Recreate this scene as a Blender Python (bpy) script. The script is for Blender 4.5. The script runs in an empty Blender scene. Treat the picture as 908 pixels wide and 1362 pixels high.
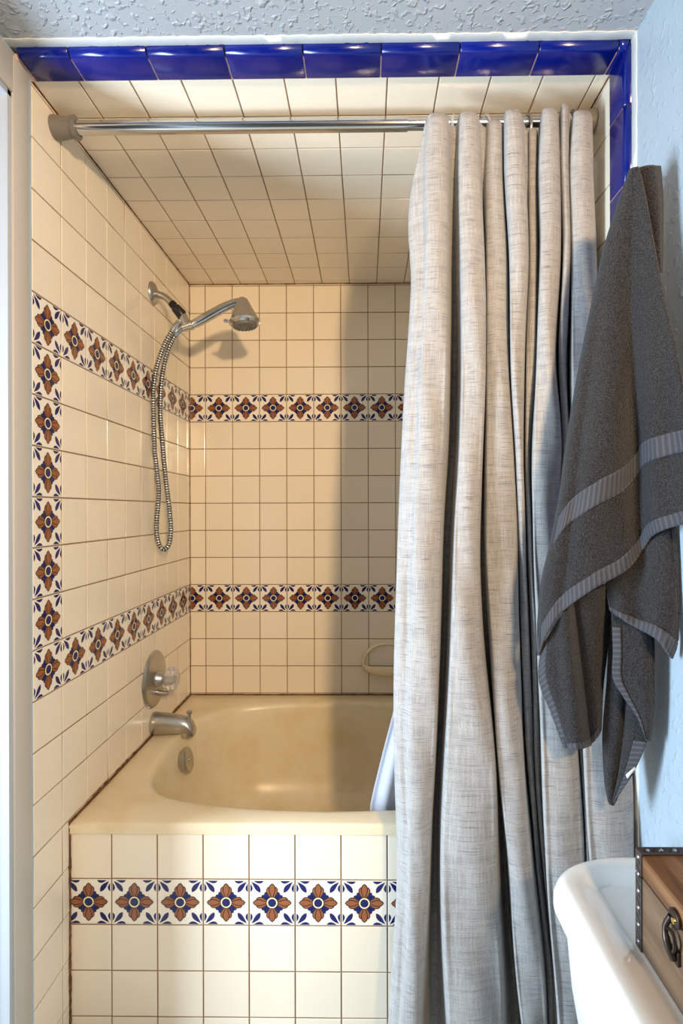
import bpy, bmesh, math, random
import numpy as np
from mathutils import Vector, Matrix, noise
random.seed(7)
S = bpy.context.scene
COL = S.collection

# ------------------------------------------------------------------ camera
CZ = 1.28
F, PX, PY = 704.2, 476.6, 679.1          # focal length and principal point in photo pixels
YAW, ROLL = 0.0113, 0.0026
fwd = Vector((-math.sin(YAW), math.cos(YAW), 0))
rt0 = Vector((math.cos(YAW), math.sin(YAW), 0))
upv = Vector((0, 0, 1))
rgt = (rt0 * math.cos(ROLL) - upv * math.sin(ROLL)).normalized()
up2 = (upv * math.cos(ROLL) + rt0 * math.sin(ROLL)).normalized()
cd = bpy.data.cameras.new('camera')
cam = bpy.data.objects.new('camera', cd); COL.objects.link(cam)
cd.sensor_width = 36; cd.sensor_fit = 'AUTO'
cd.lens = F / 1362 * 36
cd.shift_x = -(PX - 454) / 1362
cd.shift_y = -(681 - PY) / 1362
cd.clip_start = 0.02
M = Matrix((rgt, up2, -fwd)).transposed().to_4x4(); M.translation = (0, 0, CZ)
cam.matrix_world = M
S.camera = cam

def P(u, v, y):
    """photo pixel -> world point on the plane at depth y"""
    d = rgt * ((u - PX) / F) + up2 * ((PY - v) / F) + fwd
    k = y / d.y
    return Vector((d.x * k, y, CZ + d.z * k))

# ------------------------------------------------------------------ world, lights, exposure
w = bpy.data.worlds.new('room_ambient'); S.world = w; w.use_nodes = True
w.node_tree.nodes['Background'].inputs[0].default_value = (0.80, 0.90, 1.0, 1)
w.node_tree.nodes['Background'].inputs[1].default_value = 0.07

# shaded vanity lamp on the right-hand wall behind the camera, throwing warm light into the alcove
l = bpy.data.lights.new('vanity_lamp', 'SPOT'); l.energy = 168; l.color = (1.0, 0.70, 0.41); l.shadow_soft_size = 0.06
l.spot_size = math.radians(92); l.spot_blend = 1.0
o = bpy.data.objects.new('vanity_lamp', l); COL.objects.link(o); o.location = (0.455, -0.60, 1.87)
o.rotation_euler = (Vector((-0.72, 2.14, 1.52)) - o.location).to_track_quat('-Z', 'Y').to_euler()
l = bpy.data.lights.new('vanity_lamp_spill', 'POINT'); l.energy = 10; l.color = (1.0, 0.69, 0.40); l.shadow_soft_size = 0.06
o = bpy.data.objects.new('vanity_lamp_spill', l); COL.objects.link(o); o.location = (0.43, -0.56, 1.90)
l = bpy.data.lights.new('doorway_daylight', 'AREA'); l.shape = 'RECTANGLE'; l.size = 1.2; l.size_y = 0.42
l.energy = 84; l.color = (0.67, 0.83, 1.0)
o = bpy.data.objects.new('doorway_daylight', l); COL.objects.link(o)
o.location = (-1.55, 0.45, 0.96); o.rotation_euler = (0, math.radians(-90), 0)

S.view_settings.view_transform = 'Standard'; S.view_settings.look = 'None'
S.view_settings.gamma = 1; S.view_settings.use_curve_mapping = False
S.view_settings.exposure = -0.03

# ------------------------------------------------------------------ dimensions
T = 0.11                       # tile module
XL, XR = -0.7077, 0.5211       # alcove side walls
Y0, YA, YB = 1.1216, 1.2606, 2.1399   # tile edge, tub front, back wall
ZC = 2.1986                    # alcove ceiling
ZR = 0.510                     # underside of the tub rim
ZD = 0.536                     # tub deck
ZB2, ZB1 = 0.8715, 1.6417      # bottoms of the two flower bands
ROOM_Z, ROOM_X = ZC + 0.012, XR + 0.010
YN = -0.9

# ------------------------------------------------------------------ materials
def srgb(r, g, b):
    f = lambda c: (c / 255 / 12.92) if c / 255 <= .04045 else ((c / 255 + .055) / 1.055) ** 2.4
    return (f(r), f(g), f(b), 1)

def mat(name, col, rough=.5, metal=0, **kw):
    m = bpy.data.materials.new(name); m.use_nodes = True
    b = m.node_tree.nodes['Principled BSDF']
    b.inputs['Base Color'].default_value = col; b.inputs['Roughness'].default_value = rough
    b.inputs['Metallic'].default_value = metal
    for k, v in kw.items(): b.inputs[k.replace('_', ' ')].default_value = v
    return m
def N(m, t, **kw):
    n = m.node_tree.nodes.new(t)
    for k, v in kw.items():
        if k in n.inputs: n.inputs[k].default_value = v
        else: setattr(n, k, v)
    return n
def L(m, a, b): m.node_tree.links.new(a, b)
def B(m): return m.node_tree.nodes['Principled BSDF']
def mixcol(m, fac, a, b, blend='MIX'):
    n = m.node_tree.nodes.new('ShaderNodeMix'); n.data_type = 'RGBA'; n.blend_type = blend
    for sock, v in ((n.inputs[0], fac), (n.inputs[6], a), (n.inputs[7], b)):
        if hasattr(v, 'links'): L(m, v, sock)
        else: sock.default_value = v
    return n.outputs[2]
def ramp(m, fac, stops):
    n = m.node_tree.nodes.new('ShaderNodeValToRGB'); L(m, fac, n.inputs[0])
    e = n.color_ramp.elements
    while len(e) < len(stops): e.new(.5)
    for el, (p, c) in zip(e, stops):
        el.position = p; el.color = c if hasattr(c, '__len__') else (c, c, c, 1)
    return n.outputs[0]
def bump(m, height, strength=.2, dist=.002):
    n = N(m, 'ShaderNodeBump'); n.inputs['Strength'].default_value = strength; n.inputs['Distance'].default_value = dist
    L(m, height, n.inputs['Height']); L(m, n.outputs[0], B(m).inputs['Normal'])

def glazed(name, col, rough, var=.05):
    m = mat(name, col, rough)
    g = N(m, 'ShaderNodeNewGeometry')
    mr = N(m, 'ShaderNodeMapRange'); mr.inputs[3].default_value = 1 - var; mr.inputs[4].default_value = 1.0
    L(m, g.outputs['Random Per Island'], mr.inputs[0])
    hsv = N(m, 'ShaderNodeHueSaturation'); hsv.inputs['Color'].default_value = col
    L(m, mr.outputs[0], hsv.inputs['Value']); L(m, hsv.outputs[0], B(m).inputs['Base Color'])
    tc = N(m, 'ShaderNodeTexCoord'); nz = N(m, 'ShaderNodeTexNoise'); nz.inputs['Scale'].default_value = 22; nz.inputs['Detail'].default_value = 1
    L(m, tc.outputs['Object'], nz.inputs['Vector']); bump(m, nz.outputs[0], .12, .004)
    return m
m_tile = glazed('cream_glazed_tile', srgb(240, 228, 206), .17)
m_deco = glazed('white_glazed_tile', srgb(240, 232, 216), .2, .03)
m_grout = mat('brown_grout', srgb(146, 112, 80), .9)
m_caulk = mat('brown_stained_caulk', srgb(104, 62, 28), .8)
m_navy = mat('cobalt_glaze', srgb(20, 25, 92), .2)
m_terra = mat('terracotta_glaze', srgb(150, 88, 50), .2)
m_dark = mat('outline_glaze', srgb(30, 20, 30), .2)
m_yell = mat('pale_yellow_glaze', srgb(245, 232, 180), .2)
m_blue = glazed('cobalt_bullnose_glaze', srgb(0, 22, 122), .2, .3)
m_joint = mat('pink_white_joint', srgb(225, 190, 175), .8)

m_paint = mat('pale_blue_wall_paint', srgb(170, 185, 195), .42)
def knock(m, sc, st, lo, hi):
    tc = N(m, 'ShaderNodeTexCoord')
    n1 = N(m, 'ShaderNodeTexNoise'); n1.inputs['Scale'].default_value = sc; n1.inputs['Detail'].default_value = 1.5; n1.inputs['Distortion'].default_value = .5
    L(m, tc.outputs['Object'], n1.inputs['Vector'])
    r = ramp(m, n1.outputs[0], [(lo, 0.0), (hi, 1.0)])
    bump(m, r, st, .004)
knock(m_paint, 62, .35, .56, .70)
m_ceil = mat('grey_textured_ceiling_paint', srgb(162, 169, 175), .38); knock(m_ceil, 75, .75, .54, .74)
m_white = mat('white_trim_paint', srgb(226, 226, 220), .4)
m_jamb = mat('cool_white_jamb_paint', srgb(176, 182, 188), .4)
m_casing = mat('off_white_casing_paint', srgb(190, 184, 174), .4)
m_floor = mat('beige_floor_tile', srgb(190, 178, 160), .4)
m_tub = mat('almond_porcelain', srgb(228, 212, 176), .3)
def blotch(m, c1, c2, sc, lo=.45, hi=.7):
    tc = N(m, 'ShaderNodeTexCoord'); n1 = N(m, 'ShaderNodeTexNoise'); n1.inputs['Scale'].default_value = sc; n1.inputs['Detail'].default_value = 4
    L(m, tc.outputs['Object'], n1.inputs['Vector'])
    r = ramp(m, n1.outputs[0], [(lo, 0.0), (hi, 1.0)])
    L(m, mixcol(m, r, c1, c2), B(m).inputs['Base Color'])
blotch(m_tub, srgb(230, 215, 182), srgb(222, 203, 162), 9)
blotch(m_caulk, srgb(92, 54, 24), srgb(140, 96, 52), 60)
m_chrome = mat('worn_chrome', (.60, .60, .60, 1), .16, 1)
m_satin = mat('satin_nickel', (.50, .49, .47, 1), .30, 1)
m_hose = mat('hose_metal', (.62, .61, .58, 1), .22, 1)
m_groove = mat('hose_groove', (.10, .09, .08, 1), .4, 1)
m_black = mat('black_plastic', srgb(24, 24, 26), .35)
m_greyp = mat('grey_plastic', srgb(116, 111, 104), .4)
m_glass = mat('clear_acrylic', (.97, .96, .94, 1), .08, 0, Transmission_Weight=.8, IOR=1.46)
m_ring = mat('clear_plastic', (.95, .96, .97, 1), .12, 0, Transmission_Weight=.75, IOR=1.4)
m_porc = mat('white_porcelain', srgb(240, 236, 228), .10)
m_soap = mat('cream_ceramic', srgb(238, 222, 190), .15)
m_liner = mat('white_liner_vinyl', srgb(196, 198, 208), .5, 0, Subsurface_Weight=.0)
m_iron = mat('dark_studded_leather', srgb(58, 50, 46), .45)
m_bronze = mat('antique_bronze', srgb(70, 60, 54), .35, .8)
m_stud = mat('steel_stud', (.45, .46, .5, 1), .3, 1)
m_tag = mat('white_tag', srgb(235, 235, 235), .8)

# linen curtain (uv in metres)
m_cur = mat('grey_slub_linen', srgb(188, 186, 184), .85, 0, Sheen_Weight=.2)
def linen(m):
    uv = N(m, 'ShaderNodeUVMap')
    def nz(su, sv, det=2):
        mp = N(m, 'ShaderNodeMapping'); mp.inputs['Scale'].default_value = (su, sv, 1)
        n = N(m, 'ShaderNodeTexNoise'); n.inputs['Scale'].default_value = 1; n.inputs['Detail'].default_value = det
        L(m, uv.outputs[0], mp.inputs[0]); L(m, mp.outputs[0], n.inputs['Vector']); return n.outputs[0]
    slub = ramp(m, nz(26, 620, 3), [(.55, 0.0), (.70, 1.0)])
    band = ramp(m, nz(5, 60, 2), [(.35, 0.0), (.75, 1.0)])
    weft = ramp(m, nz(420, 1100, 1), [(.35, 0.0), (.7, 1.0)])
    vert = ramp(m, nz(500, 20, 2), [(.45, 0.0), (.7, 1.0)])
    c = mixcol(m, band, srgb(174, 171, 167), srgb(152, 150, 148))
    c = mixcol(m, vert, c, srgb(188, 185, 181))
    mm = N(m, 'ShaderNodeMath', operation='MULTIPLY'); L(m, weft, mm.inputs[0]); mm.inputs[1].default_value = .55
    c = mixcol(m, mm.outputs[0], c, srgb(122, 121, 121))
    m2 = N(m, 'ShaderNodeMath', operation='MULTIPLY'); L(m, slub, m2.inputs[0]); m2.inputs[1].default_value = .8
    c = mixcol(m, m2.outputs[0], c, srgb(86, 86, 92))
    L(m, c, B(m).inputs['Base Color'])
    bump(m, nz(700, 1100, 1), .35, .0008)
linen(m_cur)

# charcoal terry
def terry(name, c1, c2, sc, st):
    m = mat(name, c1, .95, 0, Sheen_Weight=.12)
    tc = N(m, 'ShaderNodeTexCoord'); n1 = N(m, 'ShaderNodeTexNoise'); n1.inputs['Scale'].default_value = sc; n1.inputs['Detail'].default_value = 2
    L(m, tc.outputs['Object'], n1.inputs['Vector'])
    L(m, mixcol(m, ramp(m, n1.outputs[0], [(.40, 0.0), (.64, 1.0)]), c1, c2), B(m).inputs['Base Color'])
    bump(m, n1.outputs[0], st, .004)
    return m
m_terry = terry('charcoal_terry', srgb(4, 4, 5), srgb(50, 47, 48), 430, 1.0)
m_hem = terry('charcoal_woven_band', srgb(52, 53, 57), srgb(74, 75, 80), 300, .3)

def ribs(m):
    uv = N(m, 'ShaderNodeUVMap'); sp_ = N(m, 'ShaderNodeSeparateXYZ'); L(m, uv.outputs[0], sp_.inputs[0])
    mu = N(m, 'ShaderNodeMath', operation='MULTIPLY'); mu.inputs[1].default_value = 640; L(m, sp_.outputs[0], mu.inputs[0])
    si = N(m, 'ShaderNodeMath', operation='SINE'); L(m, mu.outputs[0], si.inputs[0])
    r = ramp(m, si.outputs[0], [(.0, 0.0), (.9, 1.0)])
    L(m, mixcol(m, r, srgb(56, 57, 62), srgb(74, 75, 81)), B(m).inputs['Base Color'])
    bump(m, si.outputs[0], .35, .0012)
ribs(m_hem)

# wood of the chest
def wood(name, c1, c2, c3):
    m = mat(name, c1, .45)
    tc = N(m, 'ShaderNodeTexCoord'); mp = N(m, 'ShaderNodeMapping'); mp.inputs['Scale'].default_value = (60, 4, 60)
    n1 = N(m, 'ShaderNodeTexNoise'); n1.inputs['Scale'].default_value = 1; n1.inputs['Detail'].default_value = 5; n1.inputs['Distortion'].default_value = .5
    L(m, tc.outputs['Object'], mp.inputs[0]); L(m, mp.outputs[0], n1.inputs['Vector'])
    L(m, ramp(m, n1.outputs[0], [(.3, c1), (.52, c2), (.72, c3)]), B(m).inputs['Base Color'])
    bump(m, n1.outputs[0], .2, .001)
    return m
m_wood = wood('brown_wood', srgb(74, 44, 24), srgb(118, 78, 46), srgb(146, 104, 66))
m_wood2 = wood('grey_brown_wood', srgb(88, 66, 47), srgb(112, 87, 64), srgb(126, 102, 78))

# ------------------------------------------------------------------ helpers
def obj(name, bm, m, parent=None, smooth=True, angle=40):
    me = bpy.data.meshes.new(name)
    bmesh.ops.recalc_face_normals(bm, faces=bm.faces)
    bm.to_mesh(me); bm.free()
    ms = m if isinstance(m, (list, tuple)) else [m]
    for k in ms: me.materials.append(k)
    if smooth:
        me.shade_smooth()
        me.set_sharp_from_angle(angle=math.radians(angle))
    o = bpy.data.objects.new(name, me); COL.objects.link(o)
    if parent:
        o.parent = parent; o.matrix_parent_inverse = Matrix.Translation(parent.location).inverted()
    return o
def tag(o, label, cat, group=None, kind=None):
    o['label'] = label; o['category'] = cat
    if group: o['group'] = group
    if kind: o['kind'] = kind
    return o
def struct(o, label=None):
    o['kind'] = 'structure'
    if label: o['label'] = label
    return o
def empty(name, loc, label, cat):
    o = bpy.data.objects.new(name, None); COL.objects.link(o); o.location = loc; o.empty_display_size = .05
    return tag(o, label, cat)

def add_box(bm, x0, x1, y0, y1, z0, z1, bev=0, seg=2, mi=0):
    r = bmesh.ops.create_cube(bm, size=1)
    for v in r['verts']:
        v.co = Vector(((x0 + x1) / 2 + v.co.x * (x1 - x0), (y0 + y1) / 2 + v.co.y * (y1 - y0), (z0 + z1) / 2 + v.co.z * (z1 - z0)))
    fs = list({f for v in r['verts'] for f in v.link_faces})
    for f in fs: f.material_index = mi
    if bev:
        es = list({e for v in r['verts'] for e in v.link_edges})
        bmesh.ops.bevel(bm, geom=es, offset=bev, segments=seg, affect='EDGES', profile=.5)

def frame_axes(d):
    d = d.normalized()
    a = Vector((0, 0, 1)) if abs(d.z) < .9 else Vector((0, 1, 0))
    x = d.cross(a).normalized(); y = x.cross(d).normalized()
    return x, y
def add_tube(bm, pts, rad, n=12, cap=True, closed=False):
    """swept tube with parallel-transport frames; rad is a number or a list"""
    pts = [Vector(p) for p in pts]; k = len(pts)
    rs = rad if hasattr(rad, '__len__') else [rad] * k
    tg = []
    for i in range(k):
        a = pts[(i - 1) % k] if (closed or i > 0) else pts[i]
        b = pts[(i + 1) % k] if (closed or i < k - 1) else pts[i]
        tg.append((b - a).normalized())
    x, y = frame_axes(tg[0]); rings = []
    for i in range(k):
        x = (x - tg[i] * x.dot(tg[i])).normalized(); y = tg[i].cross(x)
        rings.append([bm.verts.new(pts[i] + (x * math.cos(2 * math.pi * j / n) + y * math.sin(2 * math.pi * j / n)) * rs[i]) for j in range(n)])
    for i in range(k if closed else k - 1):
        A, Bq = rings[i], rings[(i + 1) % k]
        for j in range(n): bm.faces.new((A[j], A[(j + 1) % n], Bq[(j + 1) % n], Bq[j]))
    if cap and not closed:
        bm.faces.new(rings[0][::-1]); bm.faces.new(rings[-1])
def add_lathe(bm, o, axis, prof, n=32, squash=None):
    """prof: list of (distance along axis, radius)"""
    o = Vector(o); axis = Vector(axis).normalized(); x, y = frame_axes(axis); rings = []
    for d, r in prof:
        if r < 1e-6: rings.append([bm.verts.new(o + axis * d)])
        else: rings.append([bm.verts.new(o + axis * d + (x * math.cos(2 * math.pi * j / n) + y * math.sin(2 * math.pi * j / n)) * r) for j in range(n)])
    for A, Bq in zip(rings, rings[1:]):
        for j in range(n):
            q = [A[j % len(A)], A[(j + 1) % len(A)], Bq[(j + 1) % len(Bq)], Bq[j % len(Bq)]]
            q = list(dict.fromkeys(q))
            if len(q) > 2: bm.faces.new(q)
    if len(rings[0]) > 2: bm.faces.new(rings[0][::-1])
    if len(rings[-1]) > 2: bm.faces.new(rings[-1])
def crom(pts, n):
    """smooth curve through points (Catmull-Rom), n samples by chord length"""
    p = np.array([list(q) for q in pts], float); k = len(p)
    if k == 2: return [p[0] + (p[1] - p[0]) * t for t in np.linspace(0, 1, n)]
    s = np.concatenate([[0], np.cumsum(np.maximum(1e-9, np.linalg.norm(np.diff(p, axis=0), axis=1)))])
    m = np.zeros_like(p)
    for i in range(k):
        a, b = max(0, i - 1), min(k - 1, i + 1)
        m[i] = (p[b] - p[a]) / (s[b] - s[a])
    out = []
    for t in np.linspace(0, s[-1], n):
        i = min(k - 2, max(0, int(np.searchsorted(s, t, 'right') - 1)))
        h = s[i + 1] - s[i]; q = (t - s[i]) / h
        out.append((2*q**3-3*q**2+1)*p[i] + (q**3-2*q**2+q)*h*m[i] + (-2*q**3+3*q**2)*p[i+1] + (q**3-q**2)*h*m[i+1])
    return out

# ------------------------------------------------------------------ flower tiles
def circle(cx, cy, r, n=20): return [(cx + r * math.cos(2 * math.pi * i / n), cy + r * math.sin(2 * math.pi * i / n)) for i in range(n)]
def drop(cx, cy, ang, r0, r1, w, k=1.0, bend=0, n=9):
    """petal from radius r0 to r1, widest near the far end; k grows the outline"""
    pts = []; e = (k - 1) * w
    for side in (1, -1):
        seq = range(n + 1) if side > 0 else range(n - 1, 0, -1)
        for i in seq:
            t = i / n
            wd = w * (math.sin(math.pi * min(1, t ** 1.5)) ** .75 if t < 1 else 0) + (e if 0 < t < 1 else 0)
            r = r0 - e + (r1 - r0 + 2 * e) * t
            a = ang + bend * t * t
            x, y = r * math.cos(a), r * math.sin(a)
            pts.append((cx + x - side * wd * math.sin(a), cy + y + side * wd * math.cos(a)))
    return pts
def flower():
    s = []                                                    # (layer, material slot, polygon)
    R = math.radians
    for q in range(4):
        a = R(90 * q)
        for off in (-11, 11):
            s.append((1, 5, drop(0, 0, a + R(45) + R(off), .006, .0300, .0062, 1.1)))
            s.append((2, 3, drop(0, 0, a + R(45) + R(off), .006, .0298, .0060)))
        for off, r1, wd in ((-14, .0385, .0062), (14, .0385, .0062), (0, .0455, .0072)):
            lay = 3 if off else 5
            s.append((lay, 5, drop(0, 0, a + R(off), .010, r1, wd, 1.16)))
            s.append((lay + 1, 4, drop(0, 0, a + R(off), .011, r1 - .0008, wd * .88)))
    s += [(7, 5, circle(0, 0, .0138)), (8, 6, circle(0, 0, .0128)), (9, 5, circle(0, 0, .0098)), (10, 3, circle(0, 0, .0088))]
    c = .0545
    for sx in (1, -1):
        for sy in (1, -1):
            ox, oy = sx * c, sy * c
            for ang, r0, r1, wd, bd in ((9, .008, .0345, .0058, -.06), (43, .006, .0405, .0058, .10), (80, .007, .0300, .0054, .12)):
                pts = drop(0, 0, R(ang), r0, r1, wd, 1.0, bd)
                s.append((1, 3, [(ox - sx * px, oy - sy * py) for px, py in pts]))
    return s
FLOWER = flower()
def clip(poly, x0, x1, y0, y1):
    for ax, lim, sg in ((0, x0, 1), (0, x1, -1), (1, y0, 1), (1, y1, -1)):
        out = []
        for i in range(len(poly)):
            a, b = poly[i - 1], poly[i]
            ia, ib = sg * (a[ax] - lim) >= 0, sg * (b[ax] - lim) >= 0
            if ia != ib:
                t = (lim - a[ax]) / (b[ax] - a[ax]); out.append((a[0] + (b[0] - a[0]) * t, a[1] + (b[1] - a[1]) * t))
            if ib: out.append(b)
        poly = out
        if len(poly) < 3: return []
    return poly

def tiled(name, O, U, V, Nn, us, vs, deco=None, uc=None, vc=None, thick=.06, skip=None):
    """tiled wall: glazed plates standing 4 mm proud of a grout bed; deco(i, j) picks flower tiles"""
    O, U, V, Nn = Vector(O), Vector(U), Vector(V), Vector(Nn)
    bm = bmesh.new(); h0 = .0020; g = .0014; b = .0013
    def pt(u, v, h): return O + U * u + V * v + Nn * (h - h0)
    u0, u1, v0, v1 = us[0], us[-1], vs[0], vs[-1]
    c = [bm.verts.new(pt(u, v, h)) for h in (0, -thick) for u, v in ((u0, v0), (u1, v0), (u1, v1), (u0, v1))]
    for q in ((0, 1, 2, 3), (7, 6, 5, 4), (0, 4, 5, 1), (1, 5, 6, 2), (2, 6, 7, 3), (3, 7, 4, 0)):
        bm.faces.new([c[i] for i in q]).material_index = 1
    for i in range(len(us) - 1):
        for j in range(len(vs) - 1):
            a0, a1, b0, b1 = us[i] + g, us[i + 1] - g, vs[j] + g, vs[j + 1] - g
            if a1 - a0 < .004 or b1 - b0 < .004: continue
            cu, cv = (us[i] + us[i + 1]) / 2, (vs[j] + vs[j + 1]) / 2
            ta, tb = random.gauss(0, .004), random.gauss(0, .004); dh = random.gauss(0, .0001)
            H = lambda u, v: h0 + dh + ta * (u - cu) + tb * (v - cv)
            d = bool(deco and deco(i, j))
            ring = []
            for k, hh in ((0, -.0016), (b * .35, -.0004), (b * 1.2, 0)):
                ring.append([bm.verts.new(pt(u, v, max(.0002, H(u, v) + hh))) for u, v in ((a0 + k, b0 + k), (a1 - k, b0 + k), (a1 - k, b1 - k), (a0 + k, b1 - k))])
            for A, C in zip(ring, ring[1:]):
                for q in range(4):
                    f = bm.faces.new((A[q], A[(q + 1) % 4], C[(q + 1) % 4], C[q])); f.material_index = 2 if d else 0
            f = bm.faces.new(ring[-1]); f.material_index = 2 if d else 0
            if d:
                fu = uc(i) if uc else cu; fv = vc(j) if vc else cv
                k = b * 1.2
                for lay, slot, poly in FLOWER:
                    pp = clip([(fu + x, fv + y) for x, y in poly], a0 + k, a1 - k, b0 + k, b1 - k)
                    if len(pp) < 3: continue
                    try:
                        f = bm.faces.new([bm.verts.new(pt(u, v, H(u, v) + .00007 * lay)) for u, v in pp]); f.material_index = slot
                    except ValueError: pass
    me = bpy.data.meshes.new(name)
    # keep authored winding: make every face look along the wall normal unless it is the bed's rim or back
    for f in list(bm.faces)[6:]:
        f.normal_update()
        if f.normal.dot(Nn) < 0: f.normal_flip()
    bm.to_mesh(me); bm.free()
    for m in (m_tile, m_grout, m_deco, m_navy, m_terra, m_dark, m_yell): me.materials.append(m)
    o = bpy.data.objects.new(name, me); COL.objects.link(o)
    return struct(o)
def lines(a, b, first):
    r = [a]; x = first
    while x < b - .006:
        if x > a + .006: r.append(x)
        x += T
    return r + [b]

Zrows = lines(0, ZC, ZB2 - 7 * T)
ib2 = min(range(len(Zrows)), key=lambda i: abs(Zrows[i] - ZB2)); ib1 = ib2 + 7
# left alcove wall: u runs into the room depth
cols = lines(0, YB - Y0, T)
tiled('wall_alcove_left', (XL, Y0, 0), (0, 1, 0), (0, 0, 1), (1, 0, 0), cols, Zrows,
      lambda i, j: j in (ib1, ib2) or (i == 0 and ib2 <= j <= ib1), uc=lambda i: (i + .5) * T)
# back wall
fx = .0635
cols = lines(0, XR - XL, fx)
tiled('wall_alcove_back', (XL, YB, 0), (1, 0, 0), (0, 0, 1), (0, -1, 0), cols, Zrows,
      lambda i, j: j in (ib1, ib2), uc=lambda i: fx + (i - .5) * T)
# right alcove wall
tiled('wall_alcove_right', (XR, Y0, 0), (0, 1, 0), (0, 0, 1), (-1, 0, 0), lines(0, YB - Y0, T), Zrows,
      lambda i, j: j in (ib1, ib2))
# alcove ceiling
tiled('ceiling_tiled', (XL, Y0, ZC), (1, 0, 0), (0, 1, 0), (0, 0, -1), lines(0, XR - XL, .099), lines(0, YB - Y0, T))
# tub front
ax = .1
tiled('wall_tub_front', (XL, YA, 0), (1, 0, 0), (0, 0, 1), (0, -1, 0), lines(0, XR - XL, ax), lines(0, ZR, ZR - 4 * T),
      lambda i, j: abs(j - 3) < .5, uc=lambda i: ax + (i - .5) * T, thick=.04)

# ------------------------------------------------------------------ room shell
def slab(name, x0, x1, y0, y1, z0, z1, m):
    bm = bmesh.new(); add_box(bm, x0, x1, y0, y1, z0, z1)
    return struct(obj(name, bm, m, smooth=False))
YT = 1.052                                             # front of the blue trim
slab('floor', -1.9, ROOM_X + .1, YN, YB + .1, -.08, 0, m_floor)
slab('ceiling', -1.9, ROOM_X + .1, YN, YT - .012, ROOM_Z, ROOM_Z + .08, m_ceil)
slab('ceiling_lintel', XL - .08, ROOM_X + .1, YT - .012, YB + .1, ROOM_Z + .004, ROOM_Z + .084, m_ceil)
slab('wall_right', ROOM_X, ROOM_X + .1, YN, YT - .006, 0, ROOM_Z, m_paint)
slab('wall_right_inner', ROOM_X + .006, ROOM_X + .1, YT - .006, Y0, 0, ROOM_Z, m_white)
# left wall around the doorway
DY0, DY1, DZ = .02, 1.050, 2.118
slab('wall_left', XL - .12, XL, DY1, Y0 - .001, 0, ROOM_Z, m_paint)
bm = bmesh.new()
add_box(bm, XL - .12, XL, YN, DY0, 0, ROOM_Z); add_box(bm, XL - .12, XL, DY0, DY1, DZ, ROOM_Z)
struct(obj('wall_left_near', bm, m_paint, smooth=False))

# door casing: side leg, head, far leg, and the jamb with its stop
bm = bmesh.new()
def casing_leg(y0, y1, z0, z1):
    add_box(bm, XL, XL + .011, y0, y1, z0, z1, .003, 2)
casing_leg(DY1 - .003, 1.0985, 0, DZ + .0745)
casing_leg(DY0 - .05, DY0 + .003, 0, DZ + .0745)
casing_leg(DY0 + .002, DY1 - .002, DZ - .003, DZ + .0745)
struct(obj('trim_casing', bm, m_casing), 'off-white door casing beside the tiled shower wall')
bm = bmesh.new()
for y, s in ((DY1, -1), (DY0, 1)):
    a, b_ = sorted((y, y + s * .014)); add_box(bm, XL - .125, XL + .006, a, b_, 0, DZ + .002, .0005)
    a, b_ = sorted((y + s * .013, y + s * .026)); add_box(bm, XL - .075, XL - .030, a, b_, 0, DZ - .002, .002)
add_box(bm, XL - .125, XL + .006, DY0, DY1 + .001, DZ - .014, DZ + .002, .001)
add_box(bm, XL - .075, XL - .030, DY0 + .012, DY1 - .012, DZ - .027, DZ - .013, .001)
struct(obj('door_1', bm, m_jamb), 'white painted door jamb with stop at the edge of the doorway')

# blue bullnose trim on the alcove's ceiling and right reveal, as individual glazed lengths in one course
bm = bmesh.new()
def bull(pfun, a0, a1):
    """pfun(along, y, h) -> point, h = height proud of the plane; quarter-round at the front"""
    prof = [(Y0 - .002, -.001), (Y0 - .002, .0035), (Y0 - .004, .0045)]
    for k in range(7):
        t = math.radians(90 * k / 6); prof.append((YT + .013 - .013 * math.sin(t), .0045 - .0165 + .0165 * math.cos(t)))
    prof.append((YT, -.014))
    e = .0011
    R = []
    for aa, sh in ((a0 + e, .0012), (a0 + e + .0014, 0), (a1 - e - .0014, 0), (a1 - e, .0012)):
        R.append([bm.verts.new(pfun(aa, y + (sh if i > 4 else 0), h - sh)) for i, (y, h) in enumerate(prof)])
    for A, C in zip(R, R[1:]):
        for i in range(len(prof) - 1): bm.faces.new((A[i], A[i + 1], C[i + 1], C[i]))
ceilp = lambda a, y, h: Vector((a, y, ZC - h))
x = XL + .012; nx = -.592
while x < XR - .01:
    bull(ceilp, x, min(nx, XR + .006)); x, nx = nx, nx + .157
rightp = lambda a, y, h: Vector((XR - h, y, a))
z = ZC + .006; nz_ = ZC - .115
while z > .02:
    bull(rightp, max(nz_, 0.0), z); z, nz_ = nz_, nz_ - .157
struct(obj('trim_bullnose', bm, m_blue, angle=50), 'cobalt blue glazed bullnose tile edging the shower opening')
bm = bmesh.new()
add_box(bm, XL, XR + .009, YT + .016, Y0, ZC - .0022, ZC + .012)
add_box(bm, XR - .0022, XR + .013, YT + .016, Y0, 0, ZC + .012)
struct(obj('trim_joint', bm, m_joint, smooth=False))
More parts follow.
